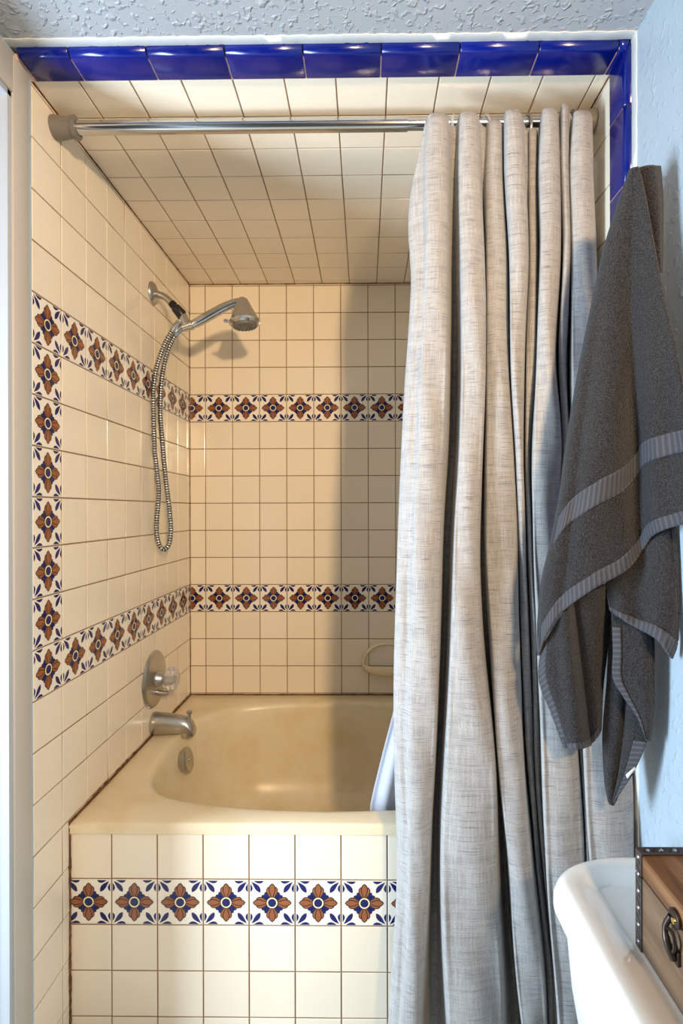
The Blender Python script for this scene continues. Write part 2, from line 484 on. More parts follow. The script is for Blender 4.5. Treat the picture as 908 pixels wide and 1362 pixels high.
# ragged white caulk between trim and paint
bm = bmesh.new()
n = 90
for pf, a0, a1 in ((lambda a, y, d: Vector((a, y, ROOM_Z - .0015 + d)), XL - .002, ROOM_X), (lambda a, y, d: Vector((ROOM_X - .0015 + d, y, a)), ROOM_Z, .0)):
    prev = None
    for i in range(n + 1):
        a = a0 + (a1 - a0) * i / n; j = random.uniform(-.0035, .0035)
        q = [bm.verts.new(pf(a, YT - .018 + j * .5, 0)), bm.verts.new(pf(a, YT + .002 + j, 0)), bm.verts.new(pf(a, YT + .004 + j, .006)), bm.verts.new(pf(a, YT - .018, .006))]
        if prev:
            for k in range(4): bm.faces.new((prev[k], prev[(k + 1) % 4], q[(k + 1) % 4], q[k]))
        prev = q
struct(obj('trim_caulk', bm, m_white, angle=80))
# painted strip on the left wall end, stained caulk along the tub and the corners
bm = bmesh.new()
def bead(pts, r):
    pp = [Vector(p) for p in crom(pts, 60)]
    add_tube(bm, pp, [r * random.uniform(.75, 1.25) for _ in pp], 6)
e = .001
bead([(XL + e, Y0 + .14, ZR + .01), (XL + e, YA + .3, ZD + .001), (XL + e, YB, ZD + .001)], .0045) if False else None
bead([(XL + e, YA - .006, ZD), (XL + e, (YA + YB) / 2, ZD), (XL + e, YB, ZD)], .0042)
bead([(XL, YB - e, ZD), (-.1, YB - e, ZD), (XR, YB - e, ZD)], .0032)
bead([(XR - e, YA, ZD), (XR - e, 1.7, ZD), (XR - e, YB, ZD)], .003)
bead([(XL + e, YA - .002, 0), (XL + e, YA - .002, .25), (XL + e, YA - .002, ZD)], .0036)
bead([(XL, YB, ZD), (XL, YB, 1.4), (XL, YB, ZC)], .0022)
bead([(XL, YB - e, ZC), (0, YB - e, ZC), (XR, YB - e, ZC)], .0028)
bead([(XL, Y0, ZC), (XL, 1.6, ZC), (XL, YB, ZC)], .0028)
bead([(XR, Y0, ZC), (XR, 1.6, ZC), (XR, YB, ZC)], .0025)
struct(obj('trim_grout', bm, m_caulk))

# ------------------------------------------------------------------ bathtub
tub = empty('bathtub', (-.093, 1.7, 0), 'almond bathtub set in the tiled alcove behind the flowered front', 'bathtub')
cx = -.093
half = [(-.1 + .007, 1.317), (-.27, 1.326), (-.42, 1.350), (-.505, 1.376), (-.556, 1.410), (-.594, 1.468), (-.612, 1.535), (-.622, 1.63),
        (-.620, 1.74), (-.606, 1.85), (-.560, 1.945), (-.463, 2.012), (-.3, 2.045), (-.093, 2.056)]
left = crom(half, 49)
full = [(p[0], p[1]) for p in left] + [(2 * cx - p[0], p[1]) for p in left[-2:0:-1]]
c0 = Vector((cx, 1.69))
bm = bmesh.new()
def ring_of(scale, z, dx=0, slope=0):
    out = []
    for px, py in full:
        x, y = cx + (px - cx) * scale[0], c0.y + (py - c0.y) * scale[1]
        if x > cx: x -= slope * (x - cx)
        out.append(bm.verts.new((x, y, z)))
    return out
def rect_ring(z, ins):
    x0, x1, y0, y1 = XL + ins + .001, XR - ins - .001, YA - .005 + ins, YB - ins - .001
    pts = []
    for px, py in full:
        d = Vector((px, py)) - c0; t = 1e9
        if d.x > 1e-9: t = min(t, (x1 - c0.x) / d.x)
        if d.x < -1e-9: t = min(t, (x0 - c0.x) / d.x)
        if d.y > 1e-9: t = min(t, (y1 - c0.y) / d.y)
        if d.y < -1e-9: t = min(t, (y0 - c0.y) / d.y)
        pts.append([c0.x + d.x * t, c0.y + d.y * t])
    for ccx in (x0, x1):
        for ccy in (y0, y1):
            k = min(range(len(pts)), key=lambda i: (pts[i][0] - ccx) ** 2 + (pts[i][1] - ccy) ** 2); pts[k] = [ccx, ccy]
    return [bm.verts.new((a, b2, z)) for a, b2 in pts]
RR = [rect_ring(ZR, 0), rect_ring(ZD - .007, 0), rect_ring(ZD - .002, .002), rect_ring(ZD, .007)]
for s, z in ((1.055, ZD), (1.03, ZD - .0005), (1.012, ZD - .003), (1.0, ZD - .009), (.990, ZD - .020), (.975, ZD - .05), (.955, ZD - .11), (.93, ZD - .18), (.89, ZD - .26), (.84, ZD - .31), (.74, ZD - .345), (.5, ZD - .36), (.2, ZD - .364)):
    RR.append(ring_of((s, s), z))
for A, C in zip(RR, RR[1:]):
    k = len(A)
    for i in range(k): bm.faces.new((A[i], A[(i + 1) % k], C[(i + 1) % k], C[i]))
bm.faces.new(RR[-1])
obj('basin', bm, m_tub, tub, angle=60)
bm = bmesh.new()
oc = P(220, 1011, 1.735)
oc.x = -.592
add_lathe(bm, oc + Vector((.004, 0, 0)), (1, 0, .22), [(-.02, .030), (0, .041), (.006, .042), (.0095, .038), (.010, .020), (.0085, .0)], 36)
ov = obj('overflow_plate', bm, m_satin, tub)
bm = bmesh.new(); add_lathe(bm, oc + Vector((.014, 0, .002)), (1, 0, .22), [(-.003, .006), (.002, .006), (.003, .004), (.003, 0)], 14)
obj('screw', bm, m_chrome, ov)
bm = bmesh.new(); add_lathe(bm, (-.42, 1.7, ZD - .364), (0, 0, 1), [(0, .035), (.003, .034), (.004, .022), (.001, .018), (.001, 0)], 28)
obj('drain', bm, m_satin, tub)

# ------------------------------------------------------------------ shower
YS = 1.765
ws = lambda u, v, y=YS: P(u, v, y)
sh = empty('hand_shower', (XL, YS, 2.0), 'chrome hand shower on a wall arm with a hanging metal hose', 'shower')
bm = bmesh.new(); pe = ws(191, 390)
add_lathe(bm, (XL, YS, pe.z), (1, 0, 0), [(0, .037), (.003, .037), (.009, .032), (.013, .020), (.014, .012)], 36)
obj('escutcheon', bm, m_satin, sh)
bm = bmesh.new()
arm = [(XL, YS, pe.z)] + [tuple(ws(*q)) for q in ((208, 391), (217, 394), (224, 399), (231, 407))]
add_tube(bm, [Vector(p) for p in crom(arm, 26)], .0115, 18)
obj('arm', bm, m_satin, sh)
bm = bmesh.new()
a, b_ = ws(228, 403), ws(241, 418); d = b_ - a
add_lathe(bm, a, d, [(0, .0125), (.012, .0135), (.014, .0115), (.018, .0115), (.022, .016), (d.length + .002, .018), (d.length + .009, .014)], 24)
obj('swivel_joint', bm, m_black, sh)
bm = bmesh.new()
a = ws(243, 419); b2 = ws(250, 437)
add_tube(bm, [a, a.lerp(b2, .35), b2], [.0125, .015, .0135], 16)
add_tube(bm, [ws(238, 428), ws(245, 426)], [.011, .0125], 14)
add_tube(bm, [ws(243, 436), ws(256, 432)], [.013, .0165], 16)
obj('bracket', bm, m_chrome, sh)
bm = bmesh.new()
hp = [tuple(ws(*q)) for q in ((246, 436), (258, 431), (280, 419), (300, 408), (316, 402), (325, 402))]
hc = [Vector(p) for p in crom(hp, 34)]
hr = np.interp(np.linspace(0, 1, 34), [0, .12, .18, .35, .6, .85, 1], [.0105, .0125, .0150, .0165, .0155, .0135, .0125])
add_tube(bm, hc, list(hr), 18)
fc = ws(325.5, 431); top = ws(322, 398)
hd = obj('handle', bm, m_chrome, sh)
bm = bmesh.new()
axis = (top - fc)
ln = axis.length
add_lathe(bm, fc, axis, [(-.004, .040), (-.004, .046), (.002, .052), (.010, .052), (.014, .048), (.03, .041), (.055, .029), (ln - .010, .0215), (ln - .002, .018), (ln + .004, .011), (ln + .006, 0)], 36)
sp = obj('spray_head', bm, m_chrome, sh)
bm = bmesh.new()
ad = axis.normalized(); xx, yy = frame_axes(ad)
add_lathe(bm, fc - ad * .0105, ad, [(0, .030), (.001, .040), (.007, .042)], 30)
for rr, k in ((.014, 7), (.024, 12), (.034, 18)):
    for i in range(k):
        t = 2 * math.pi * i / k
        add_lathe(bm, fc - ad * .0135 + (xx * math.cos(t) + yy * math.sin(t)) * rr, ad, [(0, .0016), (.004, .0022)], 6)
obj('nozzle_plate', bm, m_greyp, sp)
bm = bmesh.new()
add_tube(bm, [fc + ad * .006 + xx * 0 + Vector((-.052, -.012, 0)), fc + ad * .004 + Vector((-.066, -.014, .003))], .006, 10)
obj('spray_lever', bm, m_chrome, sp)
bm = bmesh.new()
hpx = [(239, 428, 0), (231, 437, -.012), (219, 458, -.022), (208, 490, -.026), (203, 530, -.02), (203, 580, -.014), (208, 622, -.008), (211, 655, -.002), (208.5, 690, .0), (208.5, 712, .0),
       (213, 727, .0), (218.5, 731, .004), (224.5, 724, .01), (227, 705, .012), (225, 675, .012), (220, 635, .012), (216, 590, .01), (213, 548, .008), (215, 505, .006), (222, 470, .003), (233, 446, .0), (245, 434, .0)]
hh = [Vector(p) for p in crom([tuple(ws(u, v, YS + dy)) for u, v, dy in hpx], 760)]
hr = [(.0066, .0082, .0086, .0082)[i % 4] for i in range(760)]
for p in hh: p.x = max(p.x, XL + .0095)
add_tube(bm, hh, hr, 10)
bm.faces.ensure_lookup_table()
for k in range(759):
    if k % 4 in (0, 3):
        for f in range(10): bm.faces[k * 10 + f].material_index = 1
obj('hose', bm, [m_hose, m_groove], sh, angle=80)
bm = bmesh.new()
for i0, i1 in ((0, 22), (738, 759)): add_tube(bm, hh[i0:i1], [.0102] * len(hh[i0:i1]), 14)
obj('hose_collar', bm, m_chrome, sh)

# ------------------------------------------------------------------ valve and spout
vz = P(193, 903, YS).z
va = empty('shower_valve', (XL, YS, vz), 'round satin valve plate with clear faceted knob on the tiled wall', 'valve')
bm = bmesh.new()
add_lathe(bm, (XL, YS, vz), (1, 0, 0), [(0, .093), (.003, .094), (.008, .090), (.0105, .080), (.0125, .04), (.014, .030)], 48)
obj('valve_plate', bm, m_satin, va)
bm = bmesh.new()
add_lathe(bm, (XL + .012, YS, vz), (1, 0, 0), [(0, .028), (.008, .027), (.014, .023), (.022, .021), (.026, .017), (.030, .017)], 32)
obj('stem_sleeve', bm, m_satin, va)
bm = bmesh.new()
# faceted knob: eight-lobed lathe
ko = Vector((XL + .038, YS, vz)); prof = [(0, .018), (.004, .028), (.014, .035), (.028, .036), (.038, .031), (.043, .022), (.044, .0)]
n = 48; rings = []
for d, r in prof:
    if r == 0: rings.append([bm.verts.new(ko + Vector((d, 0, 0)))]); continue
    rings.append([bm.verts.new(ko + Vector((d, math.cos(2 * math.pi * j / n) * r * (1 + .09 * abs(math.cos(4 * 2 * math.pi * j / n))), math.sin(2 * math.pi * j / n) * r * (1 + .09 * abs(math.cos(4 * 2 * math.pi * j / n)))))) for j in range(n)])
for A, C in zip(rings, rings[1:]):
    for j in range(n):
        q = list(dict.fromkeys([A[j % len(A)], A[(j + 1) % len(A)], C[(j + 1) % len(C)], C[j % len(C)]]))
        bm.faces.new(q)
bm.faces.new(rings[0][::-1])
kn = obj('knob', bm, m_glass, va, angle=18)
bm = bmesh.new(); add_lathe(bm, ko + Vector((.004, 0, 0)), (1, 0, 0), [(0, .010), (.022, .010), (.024, .007), (.024, 0)], 16)
obj('knob_core', bm, m_satin, kn)
bm = bmesh.new()
add_tube(bm, [Vector((XL + .010, YS + .004, vz - .045)), Vector((XL + .034, YS + .003, vz - .050)), Vector((XL + .052, YS + .002, vz - .046))], [.010, .009, .006], 12)
obj('stop_lever', bm, m_satin, va)

sz = P(190, 962, 1.76).z
tsp = empty('tub_spout', (XL, 1.76, sz), 'satin metal tub spout with diverter pull above the tub edge', 'spout')
bm = bmesh.new()
prof = [(0, .0, .034, .036), (.004, 0, .036, .0375), (.02, 0, .035, .0365), (.06, -.001, .031, .0335), (.095, -.003, .0285, .031), (.118, -.008, .027, .029), (.132, -.016, .024, .023), (.140, -.026, .018, .014)]
n = 28; rings = []
for d, dz, ry, rz in prof:
    rings.append([bm.verts.new((XL + d, 1.76 + ry * math.cos(2 * math.pi * j / n), sz + dz + rz * math.sin(2 * math.pi * j / n))) for j in range(n)])
for A, C in zip(rings, rings[1:]):
    for j in range(n): bm.faces.new((A[j], A[(j + 1) % n], C[(j + 1) % n], C[j]))
bm.faces.new(rings[0][::-1]); bm.faces.new(rings[-1])
add_lathe(bm, (XL + .118, 1.76, sz - .040), (0, 0, 1), [(0, .016), (.0, .021), (.02, .0225), (.03, .02)], 22)
obj('spout_body', bm, m_satin, tsp, angle=50)
bm = bmesh.new()
add_lathe(bm, (XL + .122, 1.76, sz + .014), (0, 0, 1), [(0, .005), (.017, .005), (.019, .0085), (.026, .009), (.029, .006), (.029, 0)], 16)
obj('diverter_pull', bm, m_satin, tsp)

# ------------------------------------------------------------------ soap dish
so = empty('soap_dish', tuple(P(513, 880, YB)), 'cream ceramic half-round soap dish on the back wall, partly behind the curtain', 'soap dish')
bm = bmesh.new()
c = P(514, 878, YB); pts = []
out = [(-.102, -.018), (-.097, .012), (-.078, .042), (-.045, .064), (0, .072), (.045, .064), (.078, .042), (.097, .012), (.102, -.018), (.085, -.040), (.045, -.055), (0, -.060), (-.045, -.055), (-.085, -.040)]
oc2 = crom(out + [out[0]], 61)[:-1]
prof = [(1.0, 0), (1.0, .004), (.975, .010), (.93, .012), (.885, .009), (.86, .002), (.82, -.003)]
rings = [[bm.verts.new((c.x + x * s, YB - .0005 - h, c.z + y * s)) for x, y in oc2] for s, h in prof]
for A, C in zip(rings, rings[1:]):
    for j in range(60): bm.faces.new((A[j], A[(j + 1) % 60], C[(j + 1) % 60], C[j]))
bm.faces.new(rings[-1])
obj('back_plate', bm, m_soap, so)
bm = bmesh.new(); K = 28
rows = []
for s, dz in ((1.0, .006), (1.02, .001), (.96, -.014), (.80, -.028), (.5, -.036)):
    rows.append([bm.verts.new((c.x + .094 * s * math.cos(math.pi * (1 + i / K)), YB - .002 + .058 * s * math.sin(math.pi * (1 + i / K)), c.z - .020 + dz)) for i in range(K + 1)])
inn = []
for s, dz in ((.94, .006), (.88, -.004), (.7, -.012), (.3, -.015)):
    inn.append([bm.verts.new((c.x + .094 * s * math.cos(math.pi * (1 + i / K)), YB - .002 + .058 * s * math.sin(math.pi * (1 + i / K)), c.z - .020 + dz)) for i in range(K + 1)])
seq = rows[::-1] + inn
for A, C in zip(seq, seq[1:]):
    for j in range(K): bm.faces.new((A[j], A[j + 1], C[j + 1], C[j]))
bm.faces.new(rows[-1]); bm.faces.new(inn[-1])
obj('tray', bm, m_soap, so)

# ------------------------------------------------------------------ curtain rod
YR = 1.205; zr = P(330, 167.5, YR).z
rod = empty('curtain_rod', (-.09, YR, zr), 'chrome shower curtain rod spanning the alcove under its ceiling', 'curtain rod')
bm = bmesh.new(); add_tube(bm, [(XL + .03, YR, zr), (.10, YR, zr)], .0150, 24); add_tube(bm, [(.08, YR, zr), (XR - .03, YR, zr)], .0128, 24)
obj('tube', bm, m_chrome, rod)
for x, s in ((XL, 1), (XR, -1)):
    bm = bmesh.new(); add_lathe(bm, (x, YR, zr), (s, 0, 0), [(0, .0255), (.004, .026), (.035, .0215), (.044, .020), (.045, .0245), (.052, .025), (.054, .021), (.054, .0158)], 28)
    obj('end_cap', bm, m_greyp, rod)

# ------------------------------------------------------------------ curtain
FLANGE = [562, 548, 547, 539, 533, 528, 524, 524, 526, 519, 513]
VT = [150, 200, 330, 480, 600, 700, 850, 1000, 1150, 1300, 1400]
RIDGES = {   # visible left and right edge of each fold at those heights
 'A': [(569, 598), (564, 598), (563, 596), (557, 594), (552, 591), (546, 587), (541, 581), (539, 577), (539, 570), (532, 561), (526, 556)],
 'B': [(611, 638), (610, 639), (612, 645), (613, 645), (611, 640), (605, 637), (598, 640), (591, 655), (586, 660), (589, 667), (596, 669)],
 'C': [(648, 670), (646, 670), (648, 676), (647, 678), (645, 682), (646, 686), (652, 689), (659, 695), (676, 705), (686, 722), (697, 727)],
 'D': [(672, 695), (672, 698), (678, 702), (680, 697), (685, 696), (688, 697), (693, 702), (699, 708), (709, 716), (725, 731), (730, 737)],
 'E': [(703, 716), (703, 717), (704, 716), (699, 711), (699, 706), (701, 707), (706, 712), (711, 717), (719, 725), (732, 736), (738, 741)],
 'F': [(721, 743), (718, 745), (719, 747), (714, 739), (708, 745), (709, 741), (714, 752), (719, 769), (728, 777), (738, 786), (743, 791)],
 'G': [(746, 757), (746, 757), (750, 759), (744, 755), (748, 757), (745, 755), (755, 763), (771, 775), (779, 783), (788, 792), (793, 797)],
 'H': [(762, 788), (759, 789), (761, 793), (760, 796), (760, 801), (760, 807), (767, 818), (777, 838), (785, 842), (794, 845), (799, 846)]}
TOPV = dict(A=153, B=150, C=153, D=149, E=158, F=146, G=137, H=148)
FRONT = dict(A=0, B=.004, C=.022, D=.0, E=.036, F=.004, G=.012, H=.008)         # how far each fold stands back
FRBOT = dict(A=-.02, B=-.03, C=-.025, D=.03, E=.02, F=-.085, G=-.07, H=-.12)
FRLOW = dict(A=0, B=0.004, C=.040, D=.062, E=.066, F=.012, G=.036, H=.016)
YC = 1.128
vt = np.array(VT, float)
def smooth_table(vals, v):
    vals = np.array(vals, float); d = np.gradient(vals, vt)
    i = int(np.clip(np.searchsorted(vt, v, 'right') - 1, 0, len(vt) - 2)); h = vt[i + 1] - vt[i]; q = np.clip((v - vt[i]) / h, 0, 1.05)
    return (2*q**3-3*q**2+1)*vals[i] + (q**3-2*q**2+q)*h*d[i] + (-2*q**3+3*q**2)*vals[i+1] + (q**3-q**2)*h*d[i+1]
names = list(RIDGES); NZ, NS = 150, 8
def row(v):
    """path of the cloth at one height in (x, y)"""
    lo = min(1, max(0, (v - 420) / 350)); vf = min(1, max(0, (v - 160) / 330))
    back = .034 + .080 * vf                              # depth of the valleys
    lb = min(1, max(0, (v - 720) / 380)); lb = lb * lb * (3 - 2 * lb)
    pts = []; prev_r = None
    for k, nme in enumerate(names):
        a = smooth_table([q[0] for q in RIDGES[nme]], v); b = smooth_table([q[1] for q in RIDGES[nme]], v)
        fy = YC + FRONT[nme] * (1 - lo) + (FRLOW[nme] * (1 - lb) + FRBOT[nme] * lb) * lo
        X = lambda u, y: P(u, PY, y).x
        fmean = fy if k == 0 else (fy + prev_f) / 2
        yb = YC + back + (min(fmean, YC) - YC) * .85
        if k == 0:
            fl = smooth_table(FLANGE, v)
            pts += [(X(fl + 3, fy + .058), fy + .058), (X(fl, fy + .034), fy + .034), (X((fl + a) / 2, fy + .020), fy + .020)]
        else:
            g = a - prev_r; e_ = .28 * g
            pts += [(X(prev_r + e_, yb - .006), yb - .006), (X(a - e_, yb - .002), yb - .002)]
        prev_f = fy
        w_ = b - a
        pts += [(X(a, fy + .014), fy + .014), (X(a + .16 * w_, fy + .001), fy + .001), (X(a + .55 * w_, fy - .003), fy - .003), (X(a + .88 * w_, fy + .004), fy + .004), (X(b, fy + .020), fy + .020)]
        prev_r = b
    yb = fy + .05; pts.append((X(prev_r - 2, yb), yb))
    return pts
tops = []
for k, nme in enumerate(names):
    tv = TOPV[nme]
    tops += ([tv + 48, tv + 44, tv + 10] if k == 0 else [TOPV[names[k - 1]] + 4, tv + 4]) + [tv + 1, tv, tv, tv, tv + 2]
tops.append(tops[-1] + 4)
bm = bmesh.new(); uvl = bm.loops.layers.uv.new('UVMap')
ZTOP = 2.19; ZBOT = .055
grid = []; NP = 0
def dens(vals, n):
    v = np.array(vals, float); out = []
    for i in range(len(v) - 1):
        p0, p1, p2, p3 = v[max(0, i - 1)], v[i], v[i + 1], v[min(len(v) - 1, i + 2)]
        for q in np.linspace(0, 1, n, endpoint=False):
            out.append(.5 * (2*p1 + (p2-p0)*q + (2*p0-5*p1+4*p2-p3)*q*q + (3*p1-p0-3*p2+p3)*q**3))
    out.append(v[-1]); return np.array(out)
topz = np.array([P(500, tv, YC).z for tv in tops]); topz = dens(topz, 5)
rnd = np.random.RandomState(3)
ph = rnd.uniform(0, 6.28, 12)
for j in range(NZ + 1):
    t = j / NZ
    zz = topz * (1 - t) + ZBOT * t
    zmean = float(np.median(zz)); v = PY - (zmean - CZ) * F / YC
    pts = row(v); xs = dens([p[0] for p in pts], 5); ys = dens([p[1] for p in pts], 5)
    k = np.arange(len(xs))
    amp = .0022 * min(1, t * 4)
    ys = ys + amp * (np.sin(k * .23 + zmean * 7 + ph[0]) + np.sin(k * .11 - zmean * 11 + ph[1]) + .8 * np.sin(k * .41 + zmean * 17 + ph[2]))
    for q in range(len(xs)):
        ys[q] += min(1, t * 5) * (.006 * noise.noise((xs[q] * 9, zmean * 3.0, 1.7)) + .0025 * noise.noise((xs[q] * 30, zmean * 9, 5.1)))
    if t < .042: ys = ys - .0016
    xs = xs + .0012 * min(1, t * 4) * np.sin(zmean * 9 + k * .05 + ph[3])
    ys = np.minimum(ys, np.where(zz < .62, YA - .012, 1.245))
    grid.append([(xs[i], ys[i], zz[i]) for i in range(len(xs))])
vg = [[bm.verts.new(p) for p in r] for r in grid]
mid = grid[NZ // 2]; arc = [0]
for a, b in zip(mid, mid[1:]): arc.append(arc[-1] + math.hypot(b[0] - a[0], b[1] - a[1]))
for j in range(NZ):
    for i in range(len(arc) - 1):
        f = bm.faces.new((vg[j][i], vg[j + 1][i], vg[j + 1][i + 1], vg[j][i + 1]))
        for lp, (ii, jj) in zip(f.loops, ((i, j), (i, j + 1), (i + 1, j + 1), (i + 1, j))):
            lp[uvl].uv = (arc[ii], grid[jj][ii][2])
cur = obj('shower_curtain', bm, m_cur, angle=180)
md = cur.modifiers.new('cloth_thickness', 'SOLIDIFY'); md.thickness = .0016; md.offset = 0
tag(cur, 'grey linen-look shower curtain gathered in long folds at the right of the rod', 'curtain')

# liner hanging inside the tub
bm = bmesh.new(); rows_ = []
for j in range(41):
    t = j / 40; z = 2.105 + (.30 - 2.105) * t
    r = []
    xl = np.interp(t, [0, .5, .675, .87, 1], [.135, .125, .098, .014, -.004]); xr = .49
    yb = np.interp(t, [0, .6, .8, 1], [1.243, 1.285, 1.352, 1.375])
    for i in range(61):
        s = i / 60
        r.append(bm.verts.new((xl + (xr - xl) * s, yb + .012 * math.sin(s * 40 + t * 2) * (1 if s > .04 else s / .04), z)))
    rows_.append(r)
for A, C in zip(rows_, rows_[1:]):
    for i in range(60): bm.faces.new((A[i], C[i], C[i + 1], A[i + 1]))
li = obj('curtain_liner', bm, m_liner, angle=180)
md = li.modifiers.new('cloth_thickness', 'SOLIDIFY'); md.thickness = .001
tag(li, 'plain white shower liner tucked inside the tub behind the grey curtain', 'liner')

# rings
ring_px = [(571, 0), (604, 0), (643, 0), (670, 0), (699, 1), (724, 1), (752, 0), (774, 0)]
def ring_mesh():
    bm = bmesh.new(); R_ = .027
    pts = [(0, R_ * .86 * math.cos(2 * math.pi * i / 40), R_ * 1.15 * math.sin(2 * math.pi * i / 40)) for i in range(40)]
    add_tube(bm, pts, .0026, 8, closed=True)
    return bm
where = ['at the leftmost fold, nearest the bare rod', 'in the gap between the first and second folds', 'between the second and third folds', 'between the third and fourth folds',
         'in the dark opening of the fifth fold', 'just beyond the dark opening in the curtain top', 'behind the tall thin peak of the curtain', 'nearest the far end cap of the rod']
first = {}
for k, (u, metal) in enumerate(ring_px):
    if metal not in first:
        rg = obj('curtain_ring', ring_mesh(), m_satin if metal else m_ring); first[metal] = rg
    else:
        rg = first[metal].copy(); COL.objects.link(rg)
    rg.location = (P(u, 170, YR).x, YR + .002, zr - .015); rg.rotation_euler = (0.1, 0, random.uniform(-.5, .5))
    tag(rg, ('metal' if metal else 'clear plastic') + ' curtain ring on the rod ' + where[k], 'curtain ring', 'curtain rings on the rod')

# ------------------------------------------------------------------ towel
def coons(top, bottom, left, right, ns, nt, disp=None):
    """patch from four boundary curves of (u, v, depth)"""
    Tt, Bt, Lt, Rt = [np.array(crom(c, n)) for c, n in ((top, ns), (bottom, ns), (left, nt), (right, nt))]
    G = np.zeros((nt, ns, 3))
    for j in range(nt):
        t = j / (nt - 1)
        for i in range(ns):
            s = i / (ns - 1)
            p = (1 - t) * Tt[i] + t * Bt[i] + (1 - s) * Lt[j] + s * Rt[j] - ((1-s)*(1-t)*Tt[0] + s*(1-t)*Tt[-1] + (1-s)*t*Bt[0] + s*t*Bt[-1])
            if disp: p = p + np.array([0, 0, disp(p[0], p[1], s, t)])
            G[j, i] = p
    return G
def sheet(bm, G, off=0.0, swap=False):
    uvl_ = bm.loops.layers.uv.verify()
    vv = [[None] * G.shape[1] for _ in range(G.shape[0])]
    for j in range(G.shape[0]):
        for i in range(G.shape[1]):
            u, v, d = G[j, i]; q = P(u, v, d)
            if off: q = q + (Vector((0, 0, CZ)) - q).normalized() * off
            q.x = min(q.x, ROOM_X - .009)
            vv[j][i] = bm.verts.new(q)
    run = [0]
    line = [r[0] for r in vv] if swap else vv[0]
    for a, b in zip(line, line[1:]): run.append(run[-1] + (b.co - a.co).length)
    for j in range(G.shape[0] - 1):
        for i in range(G.shape[1] - 1):
            f = bm.faces.new((vv[j][i], vv[j + 1][i], vv[j + 1][i + 1], vv[j][i + 1]))
            for lp, (a, b) in zip(f.loops, ((i, j), (i, j + 1), (i + 1, j + 1), (i + 1, j))): lp[uvl_].uv = (run[b if swap else a], 0)
def sub(G, s0, s1, t0, t1, ns, nt):
    """resample a part of a patch"""
    out = np.zeros((nt, ns, 3)); H_, W_ = G.shape[:2]
    for j in range(nt):
        for i in range(ns):
            a = (s0 + (s1 - s0) * i / (ns - 1)) * (W_ - 1); b = (t0 + (t1 - t0) * j / (nt - 1)) * (H_ - 1)
            i0, j0 = min(W_ - 2, int(a)), min(H_ - 2, int(b)); fa, fb = a - i0, b - j0
            out[j, i] = (G[j0, i0]*(1-fa) + G[j0, i0+1]*fa)*(1-fb) + (G[j0+1, i0]*(1-fa) + G[j0+1, i0+1]*fa)*fb
    return out
def gauss(x, c, s): return math.exp(-((x - c) / s) ** 2)
def dM(u, v, s, t):
    g = min(1, max(0, (v - 330) / 250))
    fu = np.interp(v, [330, 560, 740], [838, 848, 856])
    d = .016 * g * gauss(u, fu - 4, 16) - .008 * g * gauss(u, fu + 22, 16)
    fl = np.interp(v, [380, 600, 850], [800, 772, 742])
    d += .010 * g * gauss(u, fl, 9) - .006 * g * gauss(u, fl + 30, 22)
    d += .006 * math.sin(v * .021 + u * .03) * g
    d += .028 * gauss(s, 0, .06) * min(1, t * 4)
    return d
GM = coons([(838, 227, .905), (842, 223, .892), (849, 222, .888)],
           [(716, 872, .985), (724, 848, .972), (746, 815, .95), (790, 783, .93), (830, 760, .93), (852, 735, .935), (868, 712, .915), (908, 697, .862), (946, 688, .805)],
           [(838, 227, .905), (826, 262, .925), (806, 325, .945), (789, 400, .96), (769, 500, .97), (754, 590, .98), (744, 665, .985), (733, 722, .99), (721, 775, .99), (716, 830, .99), (716, 872, .985)],
           [(849, 222, .888), (857, 260, .885), (866, 310, .88), (874, 355, .872), (886, 412, .862), (896, 452, .852), (909, 520, .835), (924, 600, .82), (937, 660, .81), (946, 688, .805)], 70, 130, dM)
GB = coons([(845, 225, .905), (860, 221, .895), (877, 222, .890)], [(872, 365, .905), (875, 365, .9), (878, 362, .895)],
           [(845, 225, .905), (853, 260, .905), (862, 310, .905), (872, 365, .905)], [(877, 222, .890), (880, 262, .885), (880, 295, .882), (878, 362, .895)], 16, 40,
           lambda u, v, s, t: .02 * gauss(s, 1, .2))
G1 = coons([(806, 775, .955), (850, 720, .955), (905, 690, .875)], [(812, 812, .945), (825, 822, .935), (848, 836, .92), (872, 850, .89), (893, 876, .872)],
           [(806, 775, .955), (809, 797, .95), (812, 812, .945)], [(905, 690, .875), (906, 780, .868), (903, 850, .868), (893, 876, .872)], 40, 36,
           lambda u, v, s, t: .02 * gauss(s, 1, .12) + .02 * gauss(s, 0, .1) + .004 * math.sin(u * .12))
def d2(u, v, s, t): return .016 * gauss(u, 772 + (v - 880) * .12, 7) - .014 * gauss(u, 755 + (v - 880) * .1, 10) + .02 * gauss(s, 0, .1) + .014 * gauss(s, 1, .1)
G2 = coons([(720, 862, 1.0), (770, 790, .965), (812, 775, .97)], [(750, 994, .985), (770, 996, .98), (788, 988, .98), (798, 970, .985)],
           [(720, 862, 1.0), (717, 905, .995), (733, 948, .99), (750, 994, .985)], [(812, 775, .97), (808, 850, .98), (801, 910, .985), (798, 970, .985)], 46, 70, d2)
G3 = coons([(812, 800, .985), (840, 790, .96), (868, 800, .935)], [(810, 1066, .965), (813, 1071, .963), (818, 1064, .962)],
           [(812, 800, .985), (808, 900, .99), (802, 980, .99), (805, 1040, .975), (810, 1066, .965)], [(868, 800, .935), (870, 880, .93), (867, 930, .93), (862, 978, .935), (841, 1030, .95), (818, 1064, .962)], 36, 90,
           lambda u, v, s, t: .014 * gauss(s, .45, .12) + .012 * gauss(s, 0, .12))
